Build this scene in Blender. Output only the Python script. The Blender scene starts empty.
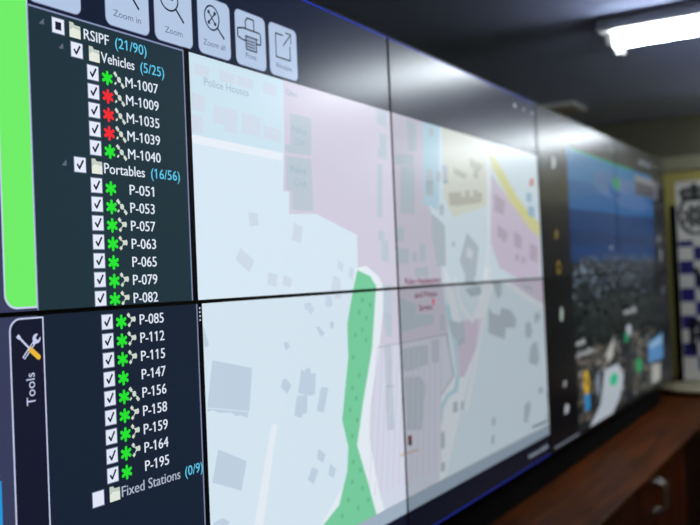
import bpy, bmesh, math, random
from mathutils import Vector, Matrix
from mathutils.geometry import tessellate_polygon

scene = bpy.context.scene
C = scene.collection
random.seed(11)
SEAM = 1.55            # height of the seam between the two rows of screens above the floor
PW, PH = 1.2136, 0.6841
FLOOR, CEIL = 0.0, 2.70
TOP = 0.75             # worktop height

# ---------------------------------------------------------------- materials
def lin(c):
    return tuple(((v/255)/12.92 if v/255 <= .04045 else ((v/255+.055)/1.055)**2.4) for v in c)+(1,)

def principled(name):
    m = bpy.data.materials.new(name); m.use_nodes = True
    return m, m.node_tree, m.node_tree.nodes['Principled BSDF']

def plain(name, col, rough=.5, metal=0, coat=0, bump=0, bscale=200, mottle=0):
    m, t, b = principled(name)
    b.inputs['Base Color'].default_value = lin(col)
    b.inputs['Roughness'].default_value = rough
    b.inputs['Metallic'].default_value = metal
    b.inputs['Coat Weight'].default_value = coat
    tc = t.nodes.new('ShaderNodeTexCoord')
    if bump:
        n = t.nodes.new('ShaderNodeTexNoise'); n.inputs['Scale'].default_value = bscale; n.inputs['Detail'].default_value = 4
        t.links.new(tc.outputs['Object'], n.inputs['Vector'])
        bp = t.nodes.new('ShaderNodeBump'); bp.inputs['Strength'].default_value = bump; bp.inputs['Distance'].default_value = .002
        t.links.new(n.outputs['Fac'], bp.inputs['Height']); t.links.new(bp.outputs['Normal'], b.inputs['Normal'])
    if mottle:
        n = t.nodes.new('ShaderNodeTexNoise'); n.inputs['Scale'].default_value = 3; n.inputs['Detail'].default_value = 5
        t.links.new(tc.outputs['Object'], n.inputs['Vector'])
        r = t.nodes.new('ShaderNodeValToRGB')
        r.color_ramp.elements[0].position = .3; r.color_ramp.elements[1].position = .7
        r.color_ramp.elements[0].color = tuple(v*(1-mottle) for v in lin(col)[:3])+(1,)
        r.color_ramp.elements[1].color = tuple(min(1, v*(1+mottle)) for v in lin(col)[:3])+(1,)
        t.links.new(n.outputs['Fac'], r.inputs['Fac']); t.links.new(r.outputs['Color'], b.inputs['Base Color'])
    return m

def wood(name, dark, light, axis='X', rough=.38):
    m, t, b = principled(name)
    tc = t.nodes.new('ShaderNodeTexCoord'); mp = t.nodes.new('ShaderNodeMapping')
    mp.inputs['Scale'].default_value = {'X': (1.2, 14, 14), 'Z': (14, 14, 1.2)}[axis]
    n = t.nodes.new('ShaderNodeTexNoise'); n.inputs['Scale'].default_value = 1.6; n.inputs['Detail'].default_value = 8; n.inputs['Distortion'].default_value = .8
    r = t.nodes.new('ShaderNodeValToRGB')
    r.color_ramp.elements[0].position = .32; r.color_ramp.elements[0].color = lin(dark)
    r.color_ramp.elements[1].position = .68; r.color_ramp.elements[1].color = lin(light)
    t.links.new(tc.outputs['Object'], mp.inputs['Vector']); t.links.new(mp.outputs['Vector'], n.inputs['Vector'])
    t.links.new(n.outputs['Fac'], r.inputs['Fac']); t.links.new(r.outputs['Color'], b.inputs['Base Color'])
    b.inputs['Roughness'].default_value = rough
    b.inputs['Specular IOR Level'].default_value = .1
    return m

def glow(name, col, strength):
    m, t, b = principled(name)
    b.inputs['Base Color'].default_value = (.8, .8, .8, 1)
    b.inputs['Emission Color'].default_value = col
    b.inputs['Emission Strength'].default_value = strength
    return m

GAINS = {(0,1): 1.04, (0,0): 1.0, (1,1): .78, (1,0): .62, (2,1): .62, (2,0): .68, (3,1): .62, (3,0): .68}   # per-screen brightness; dimming at a slanting view is built into the right-hand ones
_ui = {}
def ui(col, scr=(0,1)):
    """light given off by a lit area of an LCD under its anti-glare sheet"""
    col = PAL.get(col, col)
    key = (col, GAINS[scr])
    if key not in _ui:
        m, t, b = principled('lcd_%d_%d_%d' % col)
        b.inputs['Base Color'].default_value = (.012, .012, .014, 1)
        b.inputs['Roughness'].default_value = .6
        b.inputs['Specular IOR Level'].default_value = 0
        b.inputs['Coat Weight'].default_value = .52
        b.inputs['Coat Roughness'].default_value = COAT_R
        b.inputs['Coat IOR'].default_value = 1.5
        b.inputs['Emission Color'].default_value = lin(col)
        b.inputs['Emission Strength'].default_value = GAINS[scr]
        _ui[key] = m
    return _ui[key]
COAT_R = .245

PAL = dict(mapbg=(215,232,244), mapblue=(203,226,239), white=(230,238,247), house=(206,218,232), pink=(208,204,222),
    grey=(187,200,212), grey2=(193,210,227), grey3=(182,196,208), stream=(184,218,234), cream=(218,224,214), greyyellow=(190,192,182), mapgrey=(212,222,232),
    pink2=(212,203,224), yellow=(222,222,160), greypink=(192,180,200), red=(206,120,114), labelblue=(160,194,224),
    green=(120,205,160), greendark=(104,186,142), stripebase=(211,218,234), pinkline=(218,196,220), greyline=(166,172,176),
    ink=(70,80,96), brown=(120,70,50), tan=(206,186,170), strip=(160,178,196), task=(16,20,40), header=(22,31,52),
    side=(33,52,62), sidelow=(24,36,54), line=(132,142,180), black=(3,4,7), box=(228,234,250), tick=(26,34,52), boxedge=(120,130,156),
    text=(222,230,244), textdim=(170,180,200), count=(96,200,236), folder=(196,206,196), folder2=(228,234,222), star=(40,226,50), starred=(240,44,52),
    sat=(206,216,206), btn=(178,198,226), btnink=(34,42,58), cap=(96,110,134), greentab=(112,236,104), tab=(22,26,46), tabline=(200,208,240),
    orange=(236,186,60), cyan=(40,150,220), desk=(56,62,92), bluegl=(36,62,210), hq=(132,52,84), maptext=(160,184,202), tri=(96,104,124))

# ---------------------------------------------------------------- mesh helpers
class MB:
    def __init__(s): s.v = []; s.f = []; s.m = []; s.mats = []
    def mi(s, m):
        if m not in s.mats: s.mats.append(m)
        return s.mats.index(m)
    def face(s, pts, m):
        k = len(s.v); s.v += [tuple(p) for p in pts]; s.f.append(tuple(range(k, k+len(pts)))); s.m.append(s.mi(m))
    def add_bm(s, bm, m):
        k = len(s.v); i = s.mi(m); bm.verts.index_update()
        s.v += [tuple(v.co) for v in bm.verts]
        for f in bm.faces: s.f.append(tuple(k+v.index for v in f.verts)); s.m.append(i)
        bm.free()
    def box(s, a, b, m, bev=0, seg=2):
        bm = bmesh.new(); bmesh.ops.create_cube(bm, size=1)
        for v in bm.verts: v.co = Vector([a[i] if v.co[i] < 0 else b[i] for i in range(3)])
        if bev: bmesh.ops.bevel(bm, geom=bm.edges[:]+bm.verts[:], offset=bev, segments=seg, affect='EDGES', profile=.5)
        s.add_bm(bm, m)
    def tube(s, pts, r, m, n=10):
        bm = bmesh.new(); rings = []
        P = [Vector(p) for p in pts]
        for i, p in enumerate(P):
            d = (P[min(i+1, len(P)-1)]-P[max(i-1, 0)]).normalized()
            u = d.cross(Vector((.3, .9, .2))).normalized(); w = d.cross(u)
            rings.append([bm.verts.new(p+(u*math.cos(2*math.pi*k/n)+w*math.sin(2*math.pi*k/n))*r) for k in range(n)])
        for a, b in zip(rings, rings[1:]):
            for k in range(n): bm.faces.new((a[k], a[(k+1) % n], b[(k+1) % n], b[k]))
        bm.faces.new(rings[0][::-1]); bm.faces.new(rings[-1])
        s.add_bm(bm, m)
    def prism(s, prof, axis, a, b, m):
        """closed profile (2D) swept along an axis from a to b"""
        def P(q, t): return {'y': (q[0], t, q[1]), 'x': (t, q[0], q[1]), 'z': (q[0], q[1], t)}[axis]
        n = len(prof)
        A = [P(q, a) for q in prof]; B = [P(q, b) for q in prof]
        k = len(s.v); s.v += A+B; i = s.mi(m)
        for j in range(n):
            s.f.append((k+j, k+(j+1) % n, k+n+(j+1) % n, k+n+j)); s.m.append(i)
        s.f.append(tuple(k+j for j in range(n))[::-1]); s.m.append(i)
        s.f.append(tuple(k+n+j for j in range(n))); s.m.append(i)
    def build(s, name, parent=None, origin=None, smooth=False, fix=True):
        o0 = Vector(origin) if origin else (root_of(parent).location.copy() if parent else Vector((0, 0, 0)))
        me = bpy.data.meshes.new(name)
        me.from_pydata([Vector(v)-o0 for v in s.v], [], s.f)
        for m in s.mats: me.materials.append(m)
        for p, i in zip(me.polygons, s.m): p.material_index = i; p.use_smooth = smooth
        if fix:
            bm = bmesh.new(); bm.from_mesh(me); bmesh.ops.recalc_face_normals(bm, faces=bm.faces[:]); bm.to_mesh(me); bm.free()
        o = bpy.data.objects.new(name, me); C.objects.link(o)
        if parent: o.parent = parent
        elif origin: o.location = o0
        return o

def root_of(o):
    while o.parent: o = o.parent
    return o
def tag(o, label=None, cat=None, group=None, kind=None):
    if label: o['label'] = label
    if cat: o['category'] = cat
    if group: o['group'] = group
    if kind: o['kind'] = kind
    return o
def thing(name, loc, label, cat, group=None):
    o = bpy.data.objects.new(name, None); o.location = loc; o.empty_display_size = .1; C.objects.link(o)
    return tag(o, label, cat, group)

# ---------------------------------------------------------------- drawing on a lit screen (millimetres from the seam crossing)
def area(p): return sum(p[i][0]*p[(i+1) % len(p)][1]-p[(i+1) % len(p)][0]*p[i][1] for i in range(len(p)))
def tris(p):
    if len(p) == 3: out = [list(p)]
    else: out = [[p[i] for i in t] for t in tessellate_polygon([[Vector((a, b, 0)) for a, b in p]])]
    return [t if area(t) > 0 else t[::-1] for t in out if abs(area(t)) > 1e-6]
def clip(p, r):
    for ax, lim, sg in ((0, r[0], 1), (0, r[1], -1), (1, r[2], 1), (1, r[3], -1)):
        q = []
        for i in range(len(p)):
            a, b = p[i], p[(i+1) % len(p)]
            da, db = sg*(a[ax]-lim), sg*(b[ax]-lim)
            if da >= 0: q.append(a)
            if (da > 0 > db) or (da < 0 < db):
                t = da/(da-db); q.append((a[0]+t*(b[0]-a[0]), a[1]+t*(b[1]-a[1])))
        p = q
        if len(p) < 3: return []
    return p
STEP = .00012
SCR = {}
def draw(name, shapes, parent, rect=None, label=None):
    """shapes: (layer, colour, polygon); one flat lit mesh lying on the panel glass"""
    mb = MB(); scr = tuple(SCR[root_of(parent).name])
    for layer, col, poly in shapes:
        for t in tris(poly):
            if rect: t = clip(t, rect)
            if len(t) < 3: continue
            mb.face([(x/1000, -STEP*layer, z/1000+SEAM) for x, z in t], ui(col, scr))
    if not mb.f: return None
    o = mb.build(name, parent, fix=False)
    if label: o['label'] = label
    return o
def R(x0, z0, x1, z1): return [(x0, z0), (x1, z0), (x1, z1), (x0, z1)]
def rr(x0, z0, x1, z1, r, n=6, corners=(1, 1, 1, 1)):
    P = []
    for k, (cx, cz, a0) in enumerate(((x0+r, z0+r, 180), (x1-r, z0+r, 270), (x1-r, z1-r, 0), (x0+r, z1-r, 90))):
        if corners[k]: P += [(cx+r*math.cos(math.radians(a0+90*i/n)), cz+r*math.sin(math.radians(a0+90*i/n))) for i in range(n+1)]
        else: P.append(((x0, x1, x1, x0)[k], (z0, z0, z1, z1)[k]))
    return P
def disc(cx, cz, rx, rz=None, n=20, rot=0):
    rz = rz or rx; c, s = math.cos(rot), math.sin(rot)
    return [(cx+c*rx*math.cos(a)-s*rz*math.sin(a), cz+s*rx*math.cos(a)+c*rz*math.sin(a)) for a in (2*math.pi*i/n for i in range(n))]
def seg(a, b, w):
    dx, dz = b[0]-a[0], b[1]-a[1]; L = math.hypot(dx, dz) or 1; nx, nz = -dz/L*w/2, dx/L*w/2
    return [(a[0]-nx, a[1]-nz), (b[0]-nx, b[1]-nz), (b[0]+nx, b[1]+nz), (a[0]+nx, a[1]+nz)]
def stroke(layer, col, pts, w, closed=False):
    P = list(pts)+([pts[0]] if closed else [])
    out = [(layer, col, seg(a, b, w)) for a, b in zip(P, P[1:])]
    return out+[(layer, col, disc(p[0], p[1], w/2, n=8)) for p in (P[:-1] if closed else P[1:-1])]
def ring(layer, col, cx, cz, r, w, n=24, rx=None):
    P = disc(cx, cz, rx or r, r, n)
    return stroke(layer, col, P, w, True)

def blurred_line(layer, col, x0, x1, z, hgt):
    """a line of small print too far off to read: word-length bars with ragged tops"""
    out = []; x = x0
    while x < x1-hgt*.3:
        w = min(random.uniform(.35, .7)*hgt, x1-x); t = random.choice((.62, .62, .7, 1))
        out.append((layer, col, R(x, z, x+w*.78, z+hgt*t))); x += w*(1 if random.random() < .8 else 1.7)
    return out

_glyph = {}
def text_polys(s, bold=0.0):
    if (s, bold) not in _glyph:
        cu = bpy.data.curves.new('writing', 'FONT'); cu.body = s; cu.size = 1; cu.resolution_u = 3; cu.offset = bold
        ob = bpy.data.objects.new('writing', cu); C.objects.link(ob)
        dg = bpy.context.evaluated_depsgraph_get(); dg.update()
        me = bpy.data.meshes.new_from_object(ob.evaluated_get(dg))
        polys = [[(me.vertices[i].co.x, me.vertices[i].co.y) for i in p.vertices] for p in me.polygons]
        if '1' in s and not set(s)-set('MP-0123456789()/:'):      # give the bare numeral one its flag
            isl = []
            for p in polys:
                ks = {(round(x, 4), round(y, 4)) for x, y in p}
                hit = [i for i in isl if i & ks]
                for i in hit: isl.remove(i); ks |= i
                isl.append(ks)
            hh = max(y for p in polys for _, y in p)
            for i in isl:
                xa, xb = min(x for x, _ in i), max(x for x, _ in i); ya, yb = min(y for _, y in i), max(y for _, y in i)
                if xb-xa < .13 and yb-ya > .5 and ya > -.06: polys.append([(xa+.01, yb), (xa+.01, yb-.11), (xa-.13, yb-.2), (xa-.13, yb-.11)])
        bpy.data.objects.remove(ob); bpy.data.curves.remove(cu); bpy.data.meshes.remove(me)
        _glyph[(s, bold)] = polys
    return _glyph[(s, bold)]
def bbox(polys):
    xs = [x for p in polys for x, _ in p]; zs = [z for p in polys for _, z in p]
    return min(xs), max(xs), min(zs), max(zs)
CAPH = None
def text(layer, col, s, x0, x1, base, cap, bold=.012, up=False):
    """writing from x0 to x1 on a baseline with the given capital height; up=True runs it upwards"""
    global CAPH
    if CAPH is None:
        b = bbox(text_polys('H')); CAPH = b[3]-b[2]
    P = text_polys(s); b = bbox(P); kx = (x1-x0)/(b[1]-b[0]); kz = cap/CAPH
    out = []
    for p in P:
        q = [((x-b[0])*kx, z*kz) for x, z in p]
        if up: q = [(base-z, x0+x) for x, z in q]
        else: q = [(x0+x, base+z) for x, z in q]
        out.append((layer, col, q))
        if bold and not up: out.append((layer, col, [(x+bold*cap*3.2, z) for x, z in q]))
    return out

# ---------------------------------------------------------------- map drawing: (layer, colour, outline in mm)
MAP=[(1,'mapblue',[(-817,493),(-501,526),(-515,315),(-827,320)]),
(2,'white',[(-827,319),(-520,313),(-521,296),(-828,303)]),
(3,'house',[(-750,386),(-675,384),(-678,336),(-718,337),(-719,349),(-752,351)]),
(3,'house',[(-660,384),(-596,381),(-599,338),(-663,341)]),
(3,'house',[(-586,366),(-522,364),(-524,335),(-587,339)]),
(3,'house',[(-813,401),(-774,398),(-777,367),(-815,366)]),
(3,'house',[(-816,358),(-784,357),(-786,323),(-818,324)]),
(3,'house',[(-803,458),(-759,458),(-761,434),(-804,436)]),
(3,'house',[(-727,460),(-677,458),(-678,438),(-729,436)]),
(3,'house',[(-670,459),(-616,458),(-618,437),(-671,436)]),
(3,'house',[(-579,460),(-532,459),(-533,436),(-581,436)]),
(1,'pink',[(-502,522),(-512,321),(-522,230),(-499,229),(-503,180),(-393,185),(-208,140),(-211,47),(-140,38),(-111,9),(-113,-19),(-135,-151),(-182,-275),(-185,-365),(-162,-458),(-131,-589),(-42,-591),(154,-589),(192,-552),(212,-418),(236,-317),(327,-263),(308,-105),(288,-14),(276,69),(259,179),(210,236),(186,263),(204,506),(-20,534)]),
(3,'grey',[(-484,407),(-397,406),(-403,321),(-489,327)]),
(3,'grey',[(-506,309),(-404,310),(-404,190),(-493,190),(-490,232),(-511,232)]),
(3,'grey',[(-510,334),(-403,334),(-404,319),(-505,316)]),
(3,'house',[(-651,178),(-619,176),(-617,151),(-648,148)]),
(3,'house',[(-486,162),(-451,153),(-461,115),(-497,123)]),
(3,'house',[(-682,104),(-636,77),(-656,53),(-700,80)]),
(3,'house',[(-590,53),(-556,48),(-561,20),(-595,27)]),
(3,'house',[(-533,46),(-501,36),(-508,17),(-540,25)]),
(3,'house',[(-304,79),(-279,68),(-285,48),(-309,58)]),
(3,'house',[(-253,62),(-229,54),(-237,26),(-259,35)]),
(3,'house',[(-329,42),(-297,32),(-294,-14),(-323,-16),(-341,11)]),
(3,'house',[(-365,-5),(-337,-12),(-348,-36),(-372,-27)]),
(3,'house',[(-451,-17),(-420,-30),(-431,-44),(-459,-32)]),
(3,'grey',[(-88,328),(-58,331),(-71,189),(-100,188)]),
(3,'grey',[(-97,153),(-65,154),(-67,129),(-44,130),(-46,73),(-87,73),(-82,127),(-100,128)]),
(3,'grey',[(43,333),(134,341),(121,205),(31,206)]),
(3,'grey',[(4,164),(51,166),(47,126),(0,128)]),
(3,'grey',[(-6,109),(73,107),(69,65),(-10,68)]),
(3,'grey',[(94,98),(125,97),(123,70),(91,71)]),
(3,'grey',[(141,123),(179,122),(175,72),(140,74)]),
(3,'grey',[(106,53),(192,56),(190,29),(104,30)]),
(3,'grey',[(231,212),(321,180),(316,57),(256,56),(225,146)]),
(3,'grey',[(294,243),(320,240),(317,212),(290,212)]),
(3,'grey',[(199,304),(254,312),(249,264),(201,265)]),
(3,'grey',[(324,317),(359,319),(358,310),(323,307)]),
(3,'grey',[(-87,10),(-36,11),(-40,-65),(-87,-63)]),
(3,'grey',[(369,130),(389,131),(388,116),(367,116)]),
(3,'grey',[(-78,477),(-25,474),(-28,434),(-81,434)]),
(3,'grey',[(-69,411),(-30,412),(-33,344),(-83,346),(-82,367),(-69,372)]),
(3,'grey',[(96,471),(154,468),(146,384),(96,382)]),
(3,'grey',[(14,365),(128,374),(125,341),(12,337)]),
(2,'stream',[(198,510),(317,514),(281,222),(225,233),(182,234)]),
(3,'grey',[(233,464),(274,467),(271,446),(239,435)]),
(3,'grey',[(205,338),(252,345),(247,268),(197,261)]),
(3,'grey',[(273,340),(306,343),(303,312),(270,310)]),
(3,'grey',[(318,362),(361,363),(355,306),(322,307)]),
(3,'grey',[(289,239),(315,240),(312,210),(286,209)]),
(1,'cream',[(331,488),(701,505),(684,258),(385,206),(324,265)]),
(3,'greyyellow',[(359,281),(457,290),(455,273),(484,275),(487,295),(524,298),(522,277),(552,279),(555,303),(632,295),(620,264),(410,242),(362,242)]),
(3,'greyyellow',[(402,362),(507,349),(487,333),(406,341)]),
(3,'greyyellow',[(532,403),(647,391),(624,366),(540,374)]),
(3,'greyyellow',[(566,369),(605,372),(601,342),(563,342)]),
(3,'grey',[(487,161),(579,116),(546,27),(526,12),(561,-11),(450,-7),(457,28),(419,72)]),
(4,'mapgrey',[(489,118),(532,101),(514,74),(471,89)]),
(1,'pink2',[(713,369),(958,252),(1191,165),(1190,6),(926,7),(759,46),(678,140)]),
(2,'yellow',[(705,435),(763,430),(965,302),(1203,210),(1196,160),(1098,186),(891,282),(729,390)]),
(2,'white',[(682,448),(724,421),(686,140),(673,101),(631,13),(607,14),(661,132)]),
(3,'greypink',[(739,305),(845,279),(817,230),(732,242)]),
(3,'greypink',[(760,196),(854,167),(827,134),(747,156)]),
(3,'greypink',[(910,176),(995,161),(988,111),(912,119)]),
(3,'greypink',[(1082,137),(1169,121),(1160,59),(1063,77)]),
(3,'greypink',[(919,94),(957,94),(953,69),(915,69)]),
(3,'greypink',[(985,86),(1024,82),(1021,60),(981,61)]),
(3,'red',[(1114,377),(1157,387),(1153,357),(1110,351)]),
(3,'labelblue',[(1066,325),(1128,326),(1123,291),(1061,291)]),
(3,'labelblue',[(1080,278),(1152,275),(1147,234),(1075,240)]),
(3,'white',[(-224,57),(-169,62),(-108,35),(-74,-2),(-112,-130),(-173,-282),(-191,-374),(-159,-488),(-120,-582),(-173,-583),(-348,-592),(-473,-556),(-279,-431),(-316,-304)]),
(4,'green',[(-215,52),(-151,36),(-121,10),(-130,-26),(-156,-147),(-213,-276),(-251,-376),(-205,-478),(-167,-572),(-302,-593),(-448,-552),(-417,-527),(-345,-499),(-302,-428),(-293,-373),(-316,-304),(-276,-158),(-274,-78),(-244,-6)]),
(5,'greendark',[(-203,-18),(-189,-18),(-190,-29),(-203,-29)]),
(5,'greendark',[(-220,-47),(-207,-47),(-208,-58),(-221,-58)]),
(5,'greendark',[(-163,-32),(-150,-32),(-151,-43),(-164,-43)]),
(5,'greendark',[(-186,-64),(-173,-64),(-174,-75),(-187,-75)]),
(5,'greendark',[(-244,-102),(-231,-102),(-232,-113),(-245,-113)]),
(5,'greendark',[(-209,-93),(-196,-92),(-197,-103),(-210,-103)]),
(5,'greendark',[(-191,-119),(-178,-119),(-179,-130),(-192,-130)]),
(5,'greendark',[(-258,-155),(-245,-155),(-246,-166),(-259,-166)]),
(5,'greendark',[(-233,-202),(-220,-202),(-221,-213),(-234,-213)]),
(5,'greendark',[(-269,-229),(-256,-230),(-257,-240),(-270,-240)]),
(5,'greendark',[(-252,-256),(-239,-257),(-240,-267),(-253,-266)]),
(5,'greendark',[(-283,-281),(-270,-281),(-271,-292),(-283,-291)]),
(5,'greendark',[(-251,-310),(-239,-311),(-240,-321),(-252,-320)]),
(5,'greendark',[(-278,-344),(-266,-345),(-267,-356),(-279,-354)]),
(5,'greendark',[(-279,-407),(-266,-408),(-267,-419),(-279,-417)]),
(5,'greendark',[(-247,-432),(-234,-434),(-235,-445),(-248,-443)]),
(5,'greendark',[(-287,-453),(-275,-455),(-276,-465),(-288,-463)]),
(5,'greendark',[(-241,-478),(-228,-480),(-229,-490),(-242,-488)]),
(5,'greendark',[(-309,-491),(-297,-493),(-298,-503),(-310,-501)]),
(5,'greendark',[(-264,-521),(-252,-523),(-252,-533),(-265,-531)]),
(5,'greendark',[(-214,-513),(-201,-515),(-202,-526),(-215,-524)]),
(5,'greendark',[(-339,-521),(-327,-523),(-328,-534),(-340,-532)]),
(3,'grey2',[(-784,-114),(-659,-143),(-674,-229),(-804,-202)]),
(3,'grey2',[(-804,-204),(-677,-230),(-682,-241),(-701,-233),(-718,-232),(-732,-223),(-773,-217),(-786,-210),(-804,-210)]),
(3,'grey2',[(-777,-287),(-689,-327),(-710,-382),(-798,-346)]),
(3,'grey2',[(-811,-37),(-792,-83),(-800,-88),(-814,-80)]),
(3,'grey2',[(-458,-20),(-434,-19),(-419,-37),(-434,-46)]),
(3,'grey2',[(-363,-5),(-343,-9),(-337,-30),(-361,-33)]),
(3,'grey2',[(-414,-77),(-399,-76),(-377,-94),(-393,-100)]),
(3,'grey2',[(-351,-67),(-336,-68),(-337,-83),(-353,-84)]),
(3,'grey2',[(-544,-99),(-527,-101),(-521,-113),(-539,-117)]),
(3,'grey2',[(-553,-179),(-540,-179),(-520,-197),(-539,-212),(-561,-194)]),
(3,'grey2',[(-481,-166),(-466,-172),(-461,-164),(-443,-168),(-444,-178),(-422,-181),(-429,-227),(-444,-229),(-497,-216)]),
(3,'grey2',[(-501,-221),(-459,-225),(-465,-264),(-483,-265),(-487,-273),(-515,-262)]),
(3,'grey2',[(-402,-214),(-371,-220),(-395,-275),(-425,-266)]),
(3,'grey2',[(-424,-352),(-395,-370),(-407,-388),(-433,-372)]),
(3,'grey2',[(-452,-387),(-427,-400),(-448,-428),(-473,-412)]),
(3,'grey2',[(-377,-394),(-351,-414),(-364,-432),(-387,-419)]),
(3,'grey2',[(-799,-423),(-772,-420),(-752,-432),(-759,-442),(-800,-436)]),
(2,'white',[(-599,-268),(-579,-271),(-644,-472),(-674,-464)]),
(3,'grey',[(-86,-6),(-38,-3),(-46,-128),(-80,-122),(-90,-58)]),
(3,'grey',[(10,-24),(111,-53),(95,-76),(211,-81),(218,-108),(-2,-120)]),
(3,'grey',[(260,-85),(292,-89),(287,-133),(255,-134)]),
(3,'grey',[(319,-106),(414,-120),(420,-165),(371,-174),(335,-150)]),
(3,'grey',[(-90,-143),(-54,-144),(-55,-372),(-94,-366),(-95,-288)]),
(3,'grey',[(10,-164),(170,-166),(165,-222),(42,-229),(8,-224)]),
(3,'grey',[(194,-156),(243,-155),(236,-226),(191,-221)]),
(3,'grey',[(15,-241),(110,-251),(144,-281),(105,-399),(13,-384)]),
(2,'stripebase',[(-129,-149),(298,-147),(339,-275),(236,-322),(207,-561),(-49,-573),(-136,-573),(-183,-347)]),
(3,'pinkline',[(-132,-149),(-128,-150),(-202,-514),(-206,-513)]),
(3,'pinkline',[(-104,-149),(-99,-150),(-171,-516),(-176,-515)]),
(3,'pinkline',[(-75,-149),(-70,-149),(-140,-517),(-144,-516)]),
(3,'pinkline',[(-45,-149),(-40,-149),(-108,-519),(-112,-518)]),
(3,'pinkline',[(-15,-149),(-10,-149),(-75,-520),(-80,-519)]),
(3,'pinkline',[(16,-149),(21,-149),(-41,-522),(-46,-521)]),
(3,'pinkline',[(48,-148),(53,-149),(-6,-523),(-11,-522)]),
(3,'pinkline',[(80,-148),(85,-149),(29,-525),(24,-524)]),
(3,'pinkline',[(113,-148),(118,-149),(66,-527),(60,-526)]),
(3,'pinkline',[(147,-148),(152,-149),(103,-529),(98,-527)]),
(3,'pinkline',[(182,-148),(187,-148),(142,-530),(136,-529)]),
(3,'pinkline',[(217,-148),(223,-148),(181,-532),(175,-531)]),
(3,'pinkline',[(254,-148),(259,-148),(222,-534),(216,-533)]),
(4,'greyline',[(-129,-148),(298,-145),(298,-148),(-129,-150)]),
(4,'greyline',[(294,-147),(300,-147),(343,-276),(239,-324),(236,-321),(335,-274)]),
(4,'greyline',[(-92,-252),(-44,-257),(-45,-259),(-92,-255)]),
(2,'white',[(370,22),(392,22),(420,-59),(498,-112),(587,-29),(611,-34),(511,-127),(488,-125),(404,-71)]),
(1,'white',[(236,-317),(342,-264),(378,-281),(478,-147),(664,-7),(710,-1),(540,-184),(391,-371),(253,-559),(183,-570),(212,-418)]),
(2,'stream',[(299,-57),(328,-61),(349,-116),(375,-170),(391,-268),(363,-326),(295,-334),(255,-362),(243,-402),(228,-399),(237,-351),(280,-323),(335,-314),(361,-265),(345,-172),(317,-123)]),
(2,'white',[(304,69),(342,14),(404,-105),(365,-185),(344,-101),(310,-15)]),
(2,'white',[(620,50),(679,49),(614,-101),(529,-242),(436,-396),(405,-391),(507,-240)]),
(2,'pink2',[(414,-115),(589,-117),(534,-200),(416,-289),(365,-283),(364,-201)]),
(2,'pink2',[(845,-5),(962,7),(1314,-9),(1312,-118),(1098,-77)]),
(2,'white',[(788,20),(851,-2),(1070,-66),(1311,-127),(1309,-142),(1038,-80),(823,-18)]),
(3,'white',[(1202,-123),(1228,-124),(1210,-362),(1273,-433),(1271,-448),(1183,-370)]),
(3,'grey3',[(640,-84),(673,-104),(738,-117),(757,-90),(844,-104),(899,-136),(884,-168),(792,-162),(774,-202),(630,-168)]),
(3,'grey3',[(685,-5),(768,2),(767,-45),(728,-61)]),
(3,'grey3',[(992,-161),(1043,-154),(1067,-196),(1034,-221),(986,-205)]),
(3,'grey3',[(1091,-132),(1160,-126),(1166,-152),(1101,-173)]),
(3,'grey3',[(1062,-236),(1113,-238),(1129,-302),(1101,-328),(1013,-306),(1025,-267)]),
(3,'grey3',[(1246,-207),(1279,-207),(1291,-266),(1244,-262)]),
(3,'grey3',[(1233,-339),(1267,-339),(1281,-376),(1241,-376)]),
(3,'grey3',[(1190,-437),(1245,-440),(1266,-484),(1199,-485)]),
(3,'grey3',[(960,-13),(1075,-26),(1087,-46),(1014,-36)]),
(3,'grey3',[(372,-128),(425,-115),(432,-182),(373,-190)]),
(3,'grey3',[(384,-359),(408,-361),(401,-386),(377,-384)]),
(3,'grey3',[(450,-16),(578,-11),(587,-38),(497,-43)]),
(3,'grey3',[(629,-448),(657,-450),(654,-475),(626,-473)]),
(3,'grey3',[(618,-507),(646,-505),(637,-536),(610,-533)]),
(3,'grey3',[(944,-453),(1001,-441),(1008,-472),(962,-521),(931,-511)]),
(3,'grey3',[(1104,-409),(1158,-414),(1155,-435),(1106,-434)]),
(3,'grey3',[(324,-354),(358,-355),(355,-387),(321,-384)]),
(3,'grey3',[(225,-427),(257,-429),(252,-477),(220,-474)]),
(3,'grey3',[(219,-515),(251,-518),(245,-543),(217,-541)]),
(5,'ink',[(1016,-541),(1154,-545),(1182,-545),(1186,-520),(1195,-522),(1190,-553),(1015,-547)]),
(5,'brown',[(20,-400),(42,-403),(43,-430),(20,-427)]),
(6,'ink',[(21,-415),(35,-416),(37,-429),(23,-428)]),
(5,'tan',[(-29,-441),(82,-447),(82,-452),(-29,-447)]),
]

CAMF = 879.82
CAMP = (-2.10666, -1.10240, 0.03398)
CAMAX = ((0.510238, -0.859026, -0.041614), (-0.006464, 0.044555, -0.998986), (0.860009, 0.509990, 0.017181))   # right, down, forward
APERTURE = .016       # metres
LAMP = 38

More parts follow.
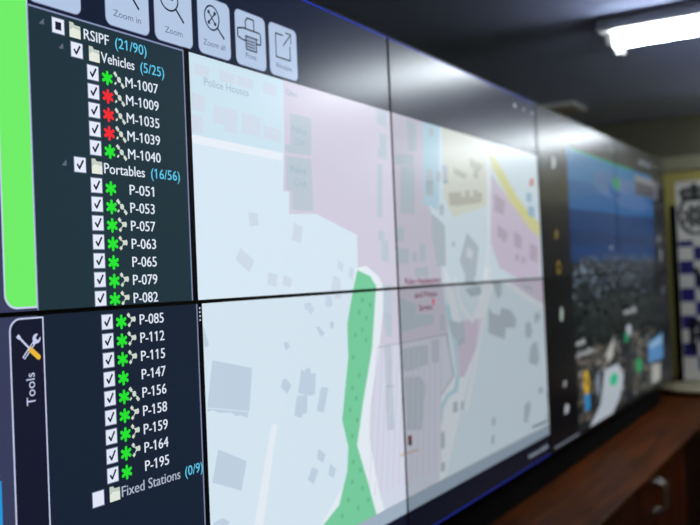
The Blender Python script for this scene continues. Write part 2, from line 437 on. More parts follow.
# ---------------------------------------------------------------- room materials
M = dict(
    ceiling=plain('ceiling_paint', (182,192,238), .8, bump=.15, bscale=60),
    wall=plain('cream_wall_paint', (178,168,88), .7, bump=.1, bscale=120),
    wallhigh=plain('dimmed_olive_wall_paint', (98,96,76), .75, bump=.1, bscale=120),  # olive darkened to stand in for weaker light on the upper wall
    rail=plain('pale_trim_paint', (158,154,128), .6),
    floor=plain('grey_carpet', (52,50,50), .95, bump=.4, bscale=400),
    wood=wood('varnished_brown_top', (52,19,3), (108,52,9), 'X', .5),
    woodfront=wood('varnished_brown_front', (66,28,14), (112,54,30), 'Z', .4),
    wooddark=wood('dark_stained_wood', (30,16,10), (48,26,16), 'Z', .5),
    metal=plain('brushed_nickel', (214,208,204), .45, 1),
    black=plain('black_plastic', (9,9,10), .55),
    matt=plain('matt_black_metal', (6,6,7), .9),
    lampwhite=plain('white_lamp_enamel', (222,222,222), .4),
    lampgrey=plain('grey_lamp_socket', (96,92,90), .5),
    tube=glow('lit_tube_diffuser', (.86,.94,1,1), LAMP),
    vent=plain('pale_vent_enamel', (206,204,200), .45),
    vinyl=plain('white_banner_vinyl', (246,243,236), .45),
    navy=plain('navy_banner_print', (38,30,120), .45),
    ink=plain('black_banner_print', (20,20,24), .5),
    greyprint=plain('grey_banner_print', (128,126,124), .5),
    cream=plain('cream_stand_plastic', (222,212,176), .4),
)

for n in ('matt', 'black'): M[n].node_tree.nodes['Principled BSDF'].inputs['Specular IOR Level'].default_value = .12

# ---------------------------------------------------------------- the room
X0, X1, Y0, Y1 = -3.6, 4.85, -4.0, 1.05
def slab(name, a, b, m):
    mb = MB(); mb.box(a, b, m); return tag(mb.build(name), kind='structure')
slab('floor', (X0-.1, Y0-.1, -.1), (X1+.1, Y1+.1, 0), M['floor'])
slab('ceiling', (X0-.1, Y0-.1, CEIL), (X1+.1, Y1+.1, CEIL+.1), M['ceiling'])
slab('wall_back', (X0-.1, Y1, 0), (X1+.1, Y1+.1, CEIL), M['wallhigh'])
slab('wall_front', (X0-.1, Y0-.1, 0), (X1+.1, Y0, CEIL), M['wall'])
slab('wall_left', (X0-.1, Y0, 0), (X0, Y1, CEIL), M['wall'])
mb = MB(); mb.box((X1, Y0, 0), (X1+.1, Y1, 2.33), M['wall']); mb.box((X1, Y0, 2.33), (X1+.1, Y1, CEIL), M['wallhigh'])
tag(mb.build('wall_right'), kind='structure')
mb = MB(); mb.prism([(X1-.03, 2.29), (X1, 2.27), (X1, 2.39), (X1-.015, 2.39), (X1-.03, 2.37)], 'y', Y0, Y1, M['rail'])
tag(mb.build('trim_1'), kind='structure')
mb = MB(); mb.box((X1-.015, Y0, 0), (X1, Y1, .1), M['rail'], .004)
tag(mb.build('baseboard_right'), kind='structure')

mb = MB(); ya, yb = -.62, -1.54
for p, q in (((ya, 0), (ya+.07, 2.17)), ((yb-.07, 0), (yb, 2.17)), ((yb, 2.1), (ya, 2.17))): mb.box((X1-.02, p[0], p[1]), (X1+.01, q[0], q[1]), M['rail'], .004)
d = tag(mb.build('added_door_1', origin=(X1, -1.08, 0)), kind='structure')  # dark door added out of view to darken reflections in the right screens
mb = MB(); mb.box((X1-.012, yb, .01), (X1+.01, ya, 2.1), M['wooddark'], .003); mb.build('added_door_leaf', d)
mb = MB(); mb.tube([(X1-.012, ya-.07, 1.02), (X1-.055, ya-.07, 1.02), (X1-.06, ya-.09, 1.02), (X1-.06, ya-.2, 1.02)], .009, M['metal']); mb.build('added_door_handle', d)

# ---------------------------------------------------------------- ceiling lamps
def lamp(x, y1, y0, label, drop=0):
    """batten with a white pan; the lit tube sits in the left pair of sockets, the right pair is empty"""
    t = thing('ceiling_lamp', (x, (y0+y1)/2, CEIL), label, 'lamp', 'fluorescent battens on the ceiling')
    w = .185; z = CEIL-drop
    if drop:
        for y in (y1-.25, y0+.25):
            mb = MB(); mb.tube([(x, y, z-.01), (x, y, CEIL)], .012, M['lampwhite'], 12); mb.build('hanger', t)
    mb = MB()
    mb.prism([(x-w, z), (x-w, z-.045), (x-w+.014, z-.055), (x+w-.014, z-.055), (x+w, z-.045), (x+w, z)], 'y', y0, y1, M['lampwhite'])
    mb.build('housing', t)
    tx = x-.085
    mb = MB(); mb.tube([(tx, y0+.06, z-.085), (tx, y1-.06, z-.085)], .036, M['tube'], 20); mb.build('tube', t)
    for sx in (tx, x+.085):
        for ya, yb in ((y1-.06, y1-.02), (y0+.02, y0+.06)):
            mb = MB(); mb.box((sx-.03, ya, z-.115), (sx+.03, yb, z-.055), M['lampwhite'], .008)
            mb.box((sx-.012, ya+.008, z-.119), (sx+.012, yb-.008, z-.113), M['lampgrey'], .002); mb.build('lamp_socket', t)
    return t
lamp(2.06, -.08, -1.62, 'lit white fluorescent batten on the ceiling in front of the screens')
lamp(4.50, -.55, -2.05, 'lit white fluorescent batten on the ceiling close to the end wall, mirrored in the screens', .055)

# ceiling vent above the screens
t = thing('ceiling_vent', (3.85, .72, CEIL), 'small pale square vent on the dark ceiling above the screens', 'vent')
mb = MB(); cx, cy = 3.85, .72
for a, b in (((-.16, -.16), (.16, -.13)), ((-.16, .13), (.16, .16)), ((-.16, -.13), (-.13, .13)), ((.13, -.13), (.16, .13))):
    mb.box((cx+a[0], cy+a[1], CEIL-.03), (cx+b[0], cy+b[1], CEIL), M['vent'], .004)
mb.build('frame', t)
for k in range(4):
    mb = MB(); y = cy-.09+k*.06
    mb.prism([(y-.02, CEIL-.006), (y+.02, CEIL-.028), (y+.023, CEIL-.025), (y-.017, CEIL-.003)], 'x', cx-.13, cx+.13, M['vent']); mb.build('louvre', t)

# ---------------------------------------------------------------- cupboards below the screens
FY = -.285
def unit(x0, x1, label, handles=True, front=None, y1=.33):
    front = front or M['woodfront']
    t = thing('cabinet', ((x0+x1)/2, (FY+y1)/2, 0), label, 'cabinet', 'cabinets under the long worktop')
    mb = MB(); mb.box((x0+.001, FY+.02, .08), (x1-.001, y1, TOP-.032), front); mb.build('body', t)
    mb = MB(); mb.box((x0+.002, FY+.07, 0), (x1-.002, y1-.02, .08), M['wooddark']); mb.build('kickboard', t)
    xm = (x0+x1)/2
    for a, b, hx in ((x0+.003, xm-.002, xm-.03), (xm+.002, x1-.003, xm+.03)):
        mb = MB(); mb.box((a, FY, .09), (b, FY+.019, TOP-.036), front, .003); d = mb.build('door', t)
        if handles:
            mb = MB(); zt, zb = .705, .555
            P = [(hx, FY+.001, zt-.012)]+[(hx, FY-.045*min(1, 1.45*math.sin(math.pi*i/12)), zt-.012-(zt-zb-.024)*(.5-.5*math.cos(math.pi*i/12))) for i in range(1, 12)]+[(hx, FY+.001, zb+.012)]
            mb.tube(P, .0048, M['metal'], 12)
            for z in (zt-.012, zb+.012): mb.tube([(hx, FY+.001, z), (hx, FY-.005, z)], .009, M['metal'], 12)
            h = mb.build('handle', d, smooth=True); h['label'] = 'curved nickel pull handle'
    return t
unit(-.34, .48, 'brown wooden cabinet farthest left under the screens, nearest the camera', False)
unit(.48, 1.38, 'brown wooden cabinet without handles, left of the one with curved metal handles', False)
unit(1.38, 1.96, 'brown wooden cabinet with curved metal handles under the long worktop')
unit(1.96, 2.36, 'narrow brown wooden cabinet right of the one with curved metal handles', False)
unit(2.36, 3.36, 'dark stained wooden cabinet at the far right under the worktop', False, M['wooddark'])
mb = MB()
prof = [(-.302, TOP-.022), (-.300, TOP-.006), (-.294, TOP), (.35, TOP), (.35, TOP-.03), (-.294, TOP-.03)]
mb.prism(prof, 'x', -.36, 3.4, M['wood'])
o = mb.build('worktop', origin=(0, 0, TOP))
tag(o, 'long brown varnished wooden worktop running under the video wall', 'worktop')
# the return along the end wall
t = thing('cabinet', (4.1, -.4, 0), 'brown wooden end cabinet carrying the checkered banner', 'cabinet')
mb = MB(); mb.box((3.44, -1.2, .08), (4.78, .33, TOP-.032), M['wooddark']); mb.build('body', t)
mb = MB(); mb.box((3.5, -1.15, 0), (4.76, .31, .08), M['wooddark']); mb.build('kickboard', t)
mb = MB(); mb.box((3.401, -1.25, TOP-.03), (4.8, .35, TOP), M['wood'], .004); mb.build('cabinet_top', t)

# ---------------------------------------------------------------- the stand of the video wall
mb = MB(); mb.box((-1.29, .02, TOP), (3.32, .30, SEAM-PH-.004), M['matt'], .003)
o = mb.build('screen_plinth', origin=(1.2, .17, TOP)); tag(o, 'long black plinth between the worktop and the bottom of the screens', 'plinth')
t = thing('mounting_frame', (1.2, .26, SEAM-PH), 'black steel mounting frame standing behind the screens', 'frame')
for x in (-1.0, -.02, 1.2, 2.41, 3.25):
    mb = MB(); mb.box((x-.03, .20, SEAM-PH-.004), (x+.03, .26, SEAM+PH-.03), M['matt'], .003); mb.build('post', t)
for z in (SEAM-.45, SEAM-.2, SEAM+.2, SEAM+.45):
    mb = MB(); mb.box((-1.25, .125, z-.02), (3.6, .20, z+.02), M['matt'], .003); mb.build('rail', t)

# ---------------------------------------------------------------- screens
COLS = [(-1300, 0), (0, 1213.6), (1213.6, 2427.2), (2427.2, 3640.8)]
B = 3.2
panels = {}
def panel(c, r, label):
    x0, x1 = COLS[c]; z0, z1 = ((0, 684.1) if r else (-684.1, 0))
    X = (x0+x1)/2000; Z = SEAM+z0/1000
    t = thing('video_wall_screen', (X, .06, Z), label, 'screen', 'screens of the video wall'); SCR[t.name] = (c, r)
    a, b, lo, hi = x0/1000+.0004, x1/1000-.0004, z0/1000+SEAM+.0004, z1/1000+SEAM-.0004
    w = B/1000
    mb = MB()                                                       # slim black bezel standing just proud of the glass
    for p, q in (((a, lo), (b, lo+w)), ((a, hi-w), (b, hi)), ((a, lo+w), (a+w, hi-w)), ((b-w, lo+w), (b, hi-w))):
        mb.box((p[0], -.0018, p[1]), (q[0], .03, q[1]), M['black'])
    mb.build('bezel', t)
    mb = MB(); mb.box((a+.002, .031, lo+.002), (b-.002, .07, hi-.002), M['matt'], .004)
    mb.box((a+.2, .07, lo+.08), (b-.2, .122, hi-.08), M['matt'], .01); mb.build('housing', t)
    mb = MB(); mb.box((a+w, 0, lo+w), (b-w, .03, hi-w), ui('black', (c, r))); mb.build('display', t)
    panels[c, r] = (t, (x0+B+.4, x1-B-.4, z0+B+.4, z1-B-.4))
    return t
panel(0, 1, 'upper left video wall screen with the toolbar and the ticked vehicle list')
panel(0, 0, 'lower left video wall screen with the tools tab and the fixed stations entry')
panel(1, 1, 'upper screen with the yellow road on the map, second column')
panel(1, 0, 'lower screen with the striped pink field on the map, second column')
panel(2, 1, 'upper screen with blue sky and sea, left half of the picture')
panel(2, 0, 'lower screen with the pale river and yellow pin in the aerial view')
panel(3, 1, 'upper screen at the far right end with the grey menu box')
panel(3, 0, 'lower screen at the far right end with the light blue box')

def each(name, shapes, keys, label=None):
    """the same picture element continues over several screens: every screen shows its own piece"""
    res = {}
    for k in keys:
        o = draw(name, shapes, panels[k][0], panels[k][1], label)
        if o: res[k] = o
    return res

UL, LL, UR, LR = (0, 1), (0, 0), (1, 1), (1, 0)
MAPKEYS = (UL, LL, UR, LR)
each('header_bar', [(1, 'header', R(-1192, 477, 1213, 684))], (UL, UR))
each('window_border', [(3, 'bluegl', R(-1300, 677.6, 1213, 681)), (3, 'bluegl', R(-1300, -681, 1213, -677.6))], MAPKEYS)
each('task_bar', [(1, 'task', R(-1300, -684, 1213, -603))], (LL, LR))
each('status_strip', [(2, 'strip', R(-808, -603, 1213, -565)), (3, 'greyline', R(-808, -566.5, 1213, -564))], (LL, LR))
MAPR = {UL: (-818, -B, B, 477), LL: (-808, -B, -565, -B), UR: (B, 1210, B, 477), LR: (B, 1210, -565, -B)}
maps = {}
for k in MAPKEYS:
    r = MAPR[k]; sh = [(1, 'mapbg', R(r[0], r[2], r[1], r[3]))]+[(l+1, c, p) for l, c, p in MAP]
    maps[k] = draw('map_view', sh, panels[k][0], r)
def maplabel(k, s, x0, x1, base, cap, col='maptext'):
    draw('map_label', text(9, col, s, x0, x1, base, cap, .02 if col == 'hq' else 0), maps[k], None, 'map label reading '+s)
maplabel(UL, 'Police Houses', -777, -635, 420, 15)
maplabel(UL, 'Clinic', -497, -452, 446, 13)
maplabel(UL, 'Police', -479, -421, 365, 15); maplabel(UL, 'Club', -468, -430, 338, 15)
maplabel(UL, 'Police', -490, -428, 274, 15); maplabel(UL, 'Club', -479, -428, 245, 15)
maplabel(UR, 'Police Headquarters', 42, 272, 8, 18, 'hq')
maplabel(LR, 'and Prison', 96, 240, -31, 18, 'hq'); maplabel(LR, 'Service', 120, 206, -68, 18, 'hq')
draw('map_pin', [(9, 'starred', disc(216, -44, 6, 9)), (9, 'starred', [(211, -48), (216, -62), (221, -48)])], maps[LR])
draw('tray_text', blurred_line(4, 'textdim', 967, 1190, -650, 17), panels[LR][0])
for x in (984, 1080, 1180): draw('header_icon', [(4, 'text', disc(x, 640, 9 if x < 1000 else 6))], panels[UR][0])

# toolbar of the map program
def button(x0, x1, cap, icon, label):
    b = draw('toolbar_button', [(2, 'line', rr(x0-1.5, 482.5, x1+1.5, 598.5, 14)), (3, 'btn', rr(x0, 484, x1, 597, 13))], panels[UL][0], None, label)
    if icon: draw('button_icon', icon, b)
    if cap: draw('button_caption', text(5, 'cap', cap[0], cap[1], cap[2], 501, 11.5, 0), b)
def lens(cx, cz, rx, rz, hx, hz, w=4.4):
    a = math.atan2(hz-cz, hx-cx)
    return ring(5, 'btnink', cx, cz, rz, 3.4, 28, rx)+stroke(5, 'btnink', [(cx+rx*math.cos(a), cz+rz*math.sin(a)), (hx, hz)], w)
button(-1190, -1084, None, stroke(5, 'btnink', [(-1150, 560), (-1138, 540), (-1120, 575)], 3), 'pale blank toolbar button at the left')
button(-1028, -924, ('Zoom in', -1011, -944), lens(-984, 564, 24, 23, -948, 526)+stroke(5, 'btnink', [(-995, 564), (-973, 564)], 3.2)+stroke(5, 'btnink', [(-984, 553), (-984, 575)], 3.2), 'zoom in button with magnifying glass')
button(-908, -806, ('Zoom', -882, -834), lens(-868, 566, 24, 22, -829, 529)+stroke(5, 'btnink', [(-879, 566), (-857, 566)], 3.2), 'zoom button with magnifying glass')
za = lens(-745, 559, 22, 24, -708, 524)
za += stroke(5, 'btnink', [(-755, 570), (-735, 548)], 3)+stroke(5, 'btnink', [(-755, 548), (-735, 570)], 3)
for sx in (-1, 1):
    for sz in (-1, 1): za.append((5, 'btnink', disc(-745+sx*9.5, 559+sz*10.5, 4, n=10)))
button(-787, -689, ('Zoom all', -774, -706), za, 'zoom all button with magnifying glass')
pr = stroke(5, 'btnink', [(-636, 562), (-636, 578), (-629, 586), (-607, 586), (-607, 562)], 3.4)
pr += stroke(5, 'btnink', [(-635, 537), (-647, 537), (-663, 541), (-663, 558), (-645, 562), (-588, 562), (-584, 558), (-584, 541), (-587, 537), (-600, 537)], 3.5)
pr += stroke(5, 'btnink', [(-638, 547), (-594, 547)], 3)+[(4, (150, 168, 196), R(-640, 519, -600, 546))]+stroke(5, 'btnink', [(-635, 547), (-635, 519), (-600, 519), (-600, 547)], 3)
for z in (526, 532, 538): pr += stroke(6, 'btnink', [(-634, z), (-606, z)], 1.8)
button(-670, -567, ('Print', -638, -601), pr, 'print button with printer drawing')
de = stroke(5, 'btnink', [(-500, 577), (-528, 577), (-528, 525), (-474, 525), (-474, 558)], 3.5)+stroke(5, 'btnink', [(-500, 554), (-470, 584)], 3)+stroke(5, 'btnink', [(-490, 585), (-469, 585), (-469, 564)], 3)
button(-552, -447, ('Window', -532, -468), de, 'window button with arrow leaving a square')

# green tab and tools tab at the left edge
def desk(k):
    r = panels[k][1]
    sh = [(1, 'desk', R(-1300, r[2], -1192, 684 if k == UL else r[3]))]
    if k == LL: sh.append((2, 'cyan', R(-1300, -684, -1267, -240)))
    draw('desktop_edge', sh, panels[k][0], r)
desk(UL); desk(LL)
draw('green_tab', [(3, 'tabline', rr(-1251.5, 7.5, -1191, 684, 22, corners=(1, 0, 0, 0))), (4, 'greentab', rr(-1249, 10.5, -1193.5, 684, 20, corners=(1, 0, 0, 0)))], panels[UL][0], panels[UL][1])
tt = draw('tools_tab', [(3, 'tabline', rr(-1245, -684, -1181.5, -6, 20, corners=(0, 0, 0, 1))), (4, 'tab', rr(-1242.5, -684, -1184, -8.5, 18, corners=(0, 0, 0, 1)))], panels[LL][0], panels[LL][1])
ic = stroke(6, 'tabline', [(-1221, -67), (-1198, -42)], 6)+stroke(7, 'tab', [(-1220, -66), (-1203, -47)], 2)
ic += [(6, 'tabline', disc(-1196, -39, 7.5)), (7, 'tab', [(-1198, -38), (-1190, -28), (-1186, -33), (-1194, -42)])]
ic += [(8, 'tabline', seg((-1229, -34), (-1209, -54), 3.2)), (8, 'tabline', seg((-1231, -32), (-1227, -36.5), 6)), (8, 'orange', seg((-1210, -53), (-1193, -68), 8)), (8, 'orange', disc(-1193.5, -67.5, 4))]
draw('crossed_tools', ic, tt, None, 'crossed spanner and orange-handled screwdriver')
draw('tab_caption', text(6, 'tabline', 'Tools', -139, -90, -1202, 16, .008, up=True), tt, None, 'caption Tools running upwards')

# side panel with the list of radios
draw('side_panel', [(1, 'side', R(-1190, B, -834, 477)), (2, 'line', R(-1190, 474.5, -833, 477.5)), (3, 'line', R(-836, B, -833, 476)), (2, 'black', R(-833, B, -818, 484)), (3, 'line', R(-1192.5, B, -1190, 477))], panels[UL][0], panels[UL][1])
draw('side_panel', [(1, 'sidelow', R(-1181, -684, -824, -B)), (3, 'line', R(-824.5, -684, -821.5, -B)), (2, 'black', R(-822, -684, -808, -B))]+[(4, 'text', disc(-815, -12-k*7.5, 2, n=8)) for k in range(4)], panels[LL][0], panels[LL][1])

def tickbox(cx, cz, mode, parent):
    h = 13.2
    sh = [(3, 'boxedge', R(cx-h, cz-h, cx+h, cz+h)), (4, 'box', R(cx-h+1.4, cz-h+1.4, cx+h-1.4, cz+h-1.4))]
    if mode == 'tick': sh += stroke(5, 'tick', [(cx-6, cz+1), (cx-1.5, cz-6), (cx+7, cz+8)], 3.5)
    if mode == 'square': sh.append((5, 'tick', R(cx-6, cz-6.5, cx+6, cz+6.5)))
    draw('checkbox', sh, parent)
def star(cx, cz, col, parent):
    sh = []
    for k in range(6):
        a = math.radians(90+60*k); e = (cx+10.5*math.cos(a), cz+9.6*math.sin(a))
        sh += [(3, col, seg((cx, cz), e, 5.8)), (3, col, disc(e[0], e[1], 3, n=10))]
    sh.append((3, col, disc(cx, cz, 4, n=10)))
    draw('status_star', sh, parent, None, 'red star' if col == 'starred' else None)
def satellite(cx, cz, kind, parent):
    if kind == 1:      # drawn flying across
        sh = [(3, 'sat', seg((cx-11, cz+11.5), (cx-5.5, cz+5.5), 6)), (3, 'sat', seg((cx+5.5, cz-6.5), (cx+11, cz-12.5), 6)), (4, 'sat', disc(cx, cz, 4.6, 5)), (3, 'sat', seg((cx-6, cz+6), (cx+6, cz-6), 1.6)), (3, 'sat', seg((cx-6.5, cz-5.5), (cx-10.5, cz-9.5), 3.4))]
    else:              # drawn pointing right
        sh = [(3, 'sat', seg((cx-9, cz+11), (cx-4.5, cz+6), 6)), (3, 'sat', seg((cx-1, cz+1), (cx+7, cz+1), 8)), (3, 'sat', disc(cx+7, cz+1, 3, 5)), (3, 'sat', seg((cx-5, cz+6), (cx+2, cz), 1.8)), (3, 'sat', seg((cx, cz-1), (cx-3, cz-6), 1.8)), (3, 'sat', seg((cx-3.5, cz-6.5), (cx-8, cz-10.5), 5.6))]
    draw('satellite_icon', sh, parent)
def entry(k, cz, name, bx, red=False, sat=0):
    m = name[0] == 'M'
    x0 = bx+(74 if m else 75.5)
    lab = 'list entry reading %s beside a %s star' % (name, 'red' if red else 'green')
    e = draw('list_entry', text(3, 'text', name, x0, x0+(81 if m else 60), cz-9.5+(0 if k == LL else -1.5), 17.5), panels[k][0], None, lab)
    tickbox(bx, cz, 'tick', e)
    star(bx+32, cz-(3 if k == UL else 2), 'starred' if red else 'star', e)
    if sat: satellite(bx+(59 if m else 56), cz-(1.5 if k == UL else 0), sat, e)
def folder(k, cz, name, count, bx, fx, t0, t1, c0, c1, mode, col='text'):
    e = draw('folder_entry', text(3, col, name, t0, t1, cz-9.5, 17.5), panels[k][0], None, 'folder entry reading '+name)
    draw('entry_count', text(3, 'count', count, c0, c1, cz-9, 17.5, .006), e, None, 'pale blue count reading '+count)
    draw('folder_icon', [(3, 'folder', [(fx-12, cz-12), (fx+11, cz-12), (fx+11, cz+9), (fx-1, cz+9), (fx-4, cz+13), (fx-12, cz+13)]), (4, 'folder2', [(fx-12, cz-12), (fx+11, cz-12), (fx+11, cz+2), (fx-5, cz+4), (fx-12, cz-1)])], e)
    tickbox(bx, cz, mode, e)
    if mode != 'none': draw('fold_arrow', [(3, 'tri', [(bx-38, cz-4), (bx-28, cz-4), (bx-28, cz+6)])], e)
za_, dz = 455.5, 31.35
folder(UL, za_, 'RSIPF', '(21/90)', -1132, -1097, -1079, -1024, -1009, -933, 'square')
folder(UL, za_-dz, 'Vehicles', '(5/25)', -1095, -1057, -1043, -965, -950, -889, 'tick')
for k, (n, r) in enumerate((('M-1007', 0), ('M-1009', 1), ('M-1035', 1), ('M-1039', 1), ('M-1040', 0))): entry(UL, za_-dz*(k+2), n, -1062, r, 1)
folder(UL, za_-dz*7, 'Portables', '(16/56)', -1097, -1060, -1045, -949, -933, -857, 'tick')
for k, (n, s) in enumerate((('P-051', 0), ('P-053', 1), ('P-057', 2), ('P-063', 2), ('P-065', 0), ('P-079', 2), ('P-082', 2))): entry(UL, za_-dz*(k+8), n, -1063, False, s)
for k, (n, s) in enumerate((('P-085', 2), ('P-112', 2), ('P-115', 2), ('P-147', 0), ('P-156', 1), ('P-158', 2), ('P-159', 2), ('P-164', 2), ('P-195', 0))): entry(LL, -23-31.85*k, n, -1050.5, False, s)
folder(LL, -309.5, 'Fixed Stations', '(0/9)', -1084, -1047, -1032, -887, -873, -824, 'none', 'textdim')

# ---------------------------------------------------------------- the aerial view program on the two right columns
K4 = ((2, 1), (2, 0), (3, 1), (3, 0))
sky = [(1, (44, 128, 190), R(1605, 420, 3300, 556)), (1, (30, 106, 174), R(1605, 290, 3300, 420)),
       (2, (12, 66, 124), R(1600, 200, 3295, 288)), (2, (6, 54, 108), R(1600, 130, 3295, 200)), (2, (12, 66, 126), R(1600, 60, 3295, 130)),
       (3, (80, 124, 182), disc(2300, 440, 300, 66, 24)), (3, (86, 126, 182), disc(2620, 420, 330, 80, 24)), (4, (94, 128, 182), disc(2520, 450, 190, 40, 24)), (4, (76, 122, 184), disc(2860, 380, 300, 46, 24)),
       (4, (16, 66, 124), [(1600, 282), (2050, 300), (2500, 296), (3295, 316), (3295, 280), (1600, 270)])]
for k in range(26):
    x = random.uniform(1620, 3200); z = random.uniform(75, 260); w = random.uniform(60, 260)
    sky.append((5, (20, 76, 140), [(x, z), (x+w, z-1), (x+w, z+4), (x, z+3)]))
sky.append((6, (230, 236, 240), disc(2280, 128, 14, 8, 10)))
each('sea_and_sky', sky, K4)
land = [(1, (30, 38, 40), R(1595, -668, 3300, 62)), (2, (24, 30, 30), R(1595, -330, 3300, -120))]
def speck(n, z0, z1, pal, w0, w1, h0, h1, layer, x0=1600, x1=3280):
    for _ in range(n):
        x = random.uniform(x0, x1-w1); z = random.uniform(z0, z1); w = random.uniform(w0, w1); h = random.uniform(h0, h1); s = random.uniform(-.25, .25)*h
        land.append((layer+random.randint(0, 3), random.choice(pal), [(x, z), (x+w, z+s), (x+w*.95, z+s+h), (x+w*.04, z+h)]))
W = [(126,143,164), (93,107,122), (67,78,87), (79,78,77), (43,56,58), (33,46,48), (108,118,127), (60,71,87)]
Dk = [(15,25,21), (19,32,25), (23,33,30), (12,19,16), (33,43,40), (28,36,39), (49,59,57)]
Lw = [(114,106,98), (85,79,74), (57,60,55), (142,138,133), (41,47,47), (98,91,79), (74,83,87)]
speck(330, -40, 75, W, 18, 70, 8, 22, 3)
speck(260, -130, -30, W+Dk, 18, 70, 8, 22, 3)
speck(240, -340, -100, Dk, 30, 110, 14, 40, 3)
speck(330, -650, -340, Lw, 24, 110, 12, 40, 3)
land += [(8, (206, 216, 228), [(1760, -668), (1954, -595), (2020, -500), (2052, -449), (2311, -445), (2402, -522), (2360, -575), (2279, -626), (2160, -668)]),
         (8, (150, 168, 190), [(1900, -470), (1960, -440), (1950, -540), (1910, -560)]),
         (8, (34, 38, 44), R(2440, -640, 2560, -330)), (8, (200, 200, 196), [(2080, -380), (2200, -330), (2260, -300), (2220, -400), (2120, -420)]),
         (8, (196, 204, 216), disc(2560, -300, 60, 34, 12)),
         (9, (40, 214, 160), disc(2210, -512, 80, 30, 18)), (9, (44, 170, 100), disc(2745, -499, 74, 40, 18)), (9, (34, 160, 110), disc(2500, -330, 44, 30, 14)),
         (9, (92, 156, 214), [(3003, -400), (3390, -372), (3373, -524), (2981, -514)]), (10, (160, 200, 236), [(3040, -408), (3370, -386), (3366, -430), (3036, -444)]),
         (8, (190, 190, 186), [(3060, -530), (3300, -545), (3270, -640), (3040, -640)]),
         (9, (236, 190, 40), disc(1742, -470, 44, 56, 16)), (10, (110, 90, 60), disc(1742, -464, 17, 20, 12)), (9, (52, 150, 216), [(1700, -520), (1784, -520), (1790, -580), (1750, -600), (1706, -580)])]
each('aerial_view', land, K4)
each('view_border', [(12, (16, 176, 116), R(1640, 548, 2780, 557)), (12, (140, 148, 164), R(1262, -671, 1600, -664))], K4)
each('view_marker', [(13, (16, 176, 116), disc(2437, 456, 66, 34, 16))], ((2, 1), (3, 1)))
each('menu_box', [(13, (120, 120, 132), R(2836, 424, 3440, 536)), (14, (150, 152, 164), R(2850, 505, 3290, 530))]+[(14, (60, 60, 68), R(2856+d, 432+z, 3300+d, 448+z)) for d, z in ((0, 0), (30, 24), (10, 48))], ((3, 1),))
each('title_bar', [(1, (34, 36, 40), R(1217, 562, 3636, 681))], ((2, 1), (3, 1)))
each('tool_strip', [(1, (24, 25, 28), R(1217, 4, 1600, 562)), (1, (30, 31, 34), R(3305, 4, 3636, 562))], ((2, 1), (3, 1)))
each('tool_strip', [(1, (8, 9, 12), R(1217, -681, 1590, -4)), (1, (30, 31, 34), R(3305, -681, 3636, -4))], ((2, 0), (3, 0)))
for k, x, z, w, h, c in (((2,1), 1412, 470, 30, 26, (200,204,208)), ((2,1), 1409, 178, 24, 20, (150,130,60)), ((2,0), 1428, -148, 22, 30, (190,210,200)), ((2,0), 1430, -434, 22, 14, (180,184,190)), ((2,0), 1440, -537, 34, 20, (200,204,212)),
                       ((3,1), 3410, 194, 20, 26, (190,194,200)), ((3,1), 3452, 97, 20, 40, (204,208,212)), ((3,0), 3468, -117, 18, 26, (150,154,160)), ((2,1), 2385, 622, 24, 14, (150,152,156)), ((2,1), 2330, 626, 18, 12, (140,142,146))):
    draw('tool_icon', [(15, c, [(x-w, z-h), (x+w*.4, z-h), (x+w, z+h*.3), (x, z+h), (x-w*.7, z+h*.5)])], panels[k][0])
draw('tool_icon', ring(15, (170, 146, 60), 1417, 40, 22, 9, 18), panels[2, 1][0], None, 'yellow ring icon')
draw('title_text', blurred_line(15, (150, 158, 176), 2960, 3290, 606, 32), panels[3, 1][0])
draw('place_label', blurred_line(15, (190, 194, 198), 2460, 2740, -214, 34), panels[3, 0][0])
draw('place_label', blurred_line(15, (190, 194, 198), 1610, 1760, -300, 28), panels[2, 0][0])
draw('place_label', blurred_line(15, (190, 194, 198), 1600, 1890, -350, 30), panels[2, 0][0])

# ---------------------------------------------------------------- banner on the end cabinet
BX = 4.02; BL, BR, BZ0, BZ1 = .0, -.66, SEAM-.735, SEAM+.572
t = thing('pull_up_banner', (BX, -.26, TOP), 'white pull-up banner with black crest and navy checkered border by the end wall', 'banner')
mb = MB(); mb.box((BX, BR, BZ0), (BX+.004, BL, BZ1), M['vinyl']); mb.build('banner_sheet', t)
mb = MB(); mb.box((BX-.006, BR-.005, BZ1-.012), (BX+.012, BL+.002, BZ1+.008), M['metal'], .003); mb.build('top_rail', t)
def onb(y, z, k=1): return (BX-.0006*k, -y, z)            # y metres right of the banner's left edge
def bpoly(mb, pts, m, k=1):
    for tr in tris([(y, z) for y, z in pts]):
        mb.face([onb(y, z, k) for y, z in tr], m)
mb = MB(); q = .0905; zs = SEAM+.235
for r in range(10):
    for c in range(2):
        if (r+c) % 2 == 0: bpoly(mb, R(c*q+.004, zs-(r+1)*q, (c+1)*q+.004, zs-(r+(.55 if r == 0 else 0))*q), M['navy'])
mb.build('checkered_border', t, fix=False)['label'] = 'navy and white checkered border'
mb = MB(); cy, cz = .118, SEAM+.375
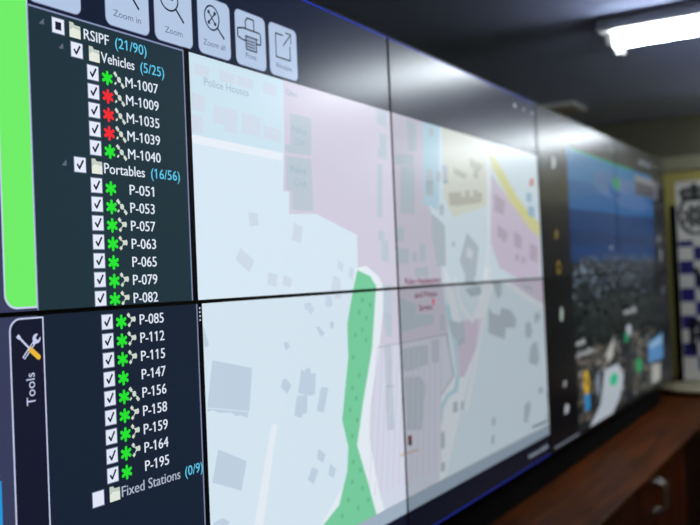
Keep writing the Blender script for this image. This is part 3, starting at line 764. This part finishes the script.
# crest: crown with cross above a wreathed star
for s in (-1, 1):
    for k in range(13):
        a = math.radians(-80+12*k); y = cy+s*.098*math.cos(a); z = cz-.02+.125*math.sin(a); da = a+math.pi/2
        bpoly(mb, disc(y, z, .025, .013, 8, (da if s > 0 else math.pi-da)), M['greyprint' if k % 6 == 0 else 'ink'], 1+k % 2)
for k in range(8):
    a = math.radians(22.5+45*k)
    for w, m in ((.3, 'ink'),): bpoly(mb, [(cy+.088*math.cos(a), cz-.03+.088*math.sin(a)), (cy+.062*math.cos(a+w), cz-.03+.062*math.sin(a+w)), (cy, cz-.03), (cy+.062*math.cos(a-w), cz-.03+.062*math.sin(a-w))], M[m], 3)
for l, col, p in ring(0, 'x', cy, cz-.03, .05, .008, 24): bpoly(mb, p, M['greyprint'], 5)
bpoly(mb, disc(cy, cz-.03, .03, n=16), M['ink'], 6); bpoly(mb, disc(cy, cz-.03, .014, n=12), M['vinyl'], 7)
bpoly(mb, R(cy-.082, cz+.068, cy+.082, cz+.097), M['ink'], 4)
bpoly(mb, [(cy-.07, cz+.09), (cy+.07, cz+.09), (cy+.082, cz+.128), (cy+.07, cz+.15), (cy+.03, cz+.155), (cy, cz+.143), (cy-.03, cz+.155), (cy-.07, cz+.15), (cy-.082, cz+.128)], M['greyprint'], 3)
for s in (-1, 1):
    P = [(cy+s*.068, cz+.095), (cy+s*.09, cz+.125), (cy+s*.075, cz+.148), (cy+s*.035, cz+.152), (cy, cz+.14)]
    for a, b in zip(P, P[1:]): bpoly(mb, seg(a, b, .022), M['ink'], 4)
bpoly(mb, R(cy-.016, cz+.095, cy+.016, cz+.15), M['ink'], 5)
bpoly(mb, R(cy-.01, cz+.15, cy+.01, cz+.192), M['ink'], 5); bpoly(mb, R(cy-.024, cz+.162, cy+.024, cz+.178), M['ink'], 5)
mb.build('crest', t, fix=False)['label'] = 'black and grey crown and wreath crest'
def btext(s, y0, y1, base, cap):
    mb = MB()
    for d in (0, .009, .018):
        for _, _, p in text(0, 'x', s, y0+d, y1+d, base, cap, 0): bpoly(mb, p, M['ink'], 3)
    mb.build('banner_lettering', t, fix=False)['label'] = 'black lettering'
btext('VISION', .088, .60, SEAM-.175, .18)
btext('POLICE', .046, .60, SEAM-.545, .21)
mb = MB(); bm = bmesh.new(); bmesh.ops.create_uvsphere(bm, u_segments=48, v_segments=16, radius=1)
for v in bm.verts:
    z = v.co.z; v.co = Vector((BX-.10+v.co.x*.22, -.26+v.co.y*.43, TOP+(.044 if z > 0 else .026)+(z*.012 if z > 0 else z*.008)))
mb.add_bm(bm, M['cream']); mb.build('base', t, smooth=True)['label'] = 'cream oval base'
mb = MB(); mb.prism([(BX-.10+.185*math.cos(a), -.26+.37*math.sin(a)) for a in (2*math.pi*i/40 for i in range(40))], 'z', TOP, TOP+.022, M['black']); mb.build('foot', t)['label'] = 'black foot standing in for the shade under the base'  # black disc put in as the dark shade below the oval base
mb = MB(); mb.tube([(BX+.02, -.26, TOP+.06), (BX+.02, -.26, BZ1)], .009, M['metal']); mb.build('support_pole', t)

t = thing('notice_board', (4.25, -.1, TOP), 'upright black board edge just behind the left side of the checkered banner', 'board')
mb = MB(); mb.box((4.24, -.45, TOP+.02), (4.26, .086, SEAM+.44), M['black'], .003); mb.build('board', t)
for y in (0.0, -.42):
    mb = MB(); mb.box((4.19, y-.02, TOP), (4.31, y+.02, TOP+.02), M['black'], .003); mb.build('foot', t)

# ---------------------------------------------------------------- light, camera
w = bpy.data.worlds.new('room_air'); scene.world = w; w.use_nodes = True
w.node_tree.nodes['Background'].inputs['Color'].default_value = (.02, .02, .024, 1)

cam = bpy.data.cameras.new('camera'); co = bpy.data.objects.new('camera', cam); C.objects.link(co)
cam.sensor_width = 36; cam.lens = 36*CAMF/700; cam.clip_start = .02
r, d, f = (Vector(v) for v in CAMAX)
m = Matrix((( r.x, -d.x, -f.x, CAMP[0]), (r.y, -d.y, -f.y, CAMP[1]), (r.z, -d.z, -f.z, CAMP[2]+SEAM), (0, 0, 0, 1)))
co.matrix_world = m
cam.dof.use_dof = True
foc = Vector((-.99, 0, SEAM+.05)); cam.dof.focus_distance = (foc-Vector((CAMP[0], CAMP[1], CAMP[2]+SEAM))).dot(f)
cam.dof.aperture_fstop = cam.lens/1000/APERTURE/1.0
scene.camera = co
vs = scene.view_settings
vs.view_transform = 'Standard'; vs.look = 'None'; vs.gamma = 1; vs.exposure = 0; vs.use_curve_mapping = False
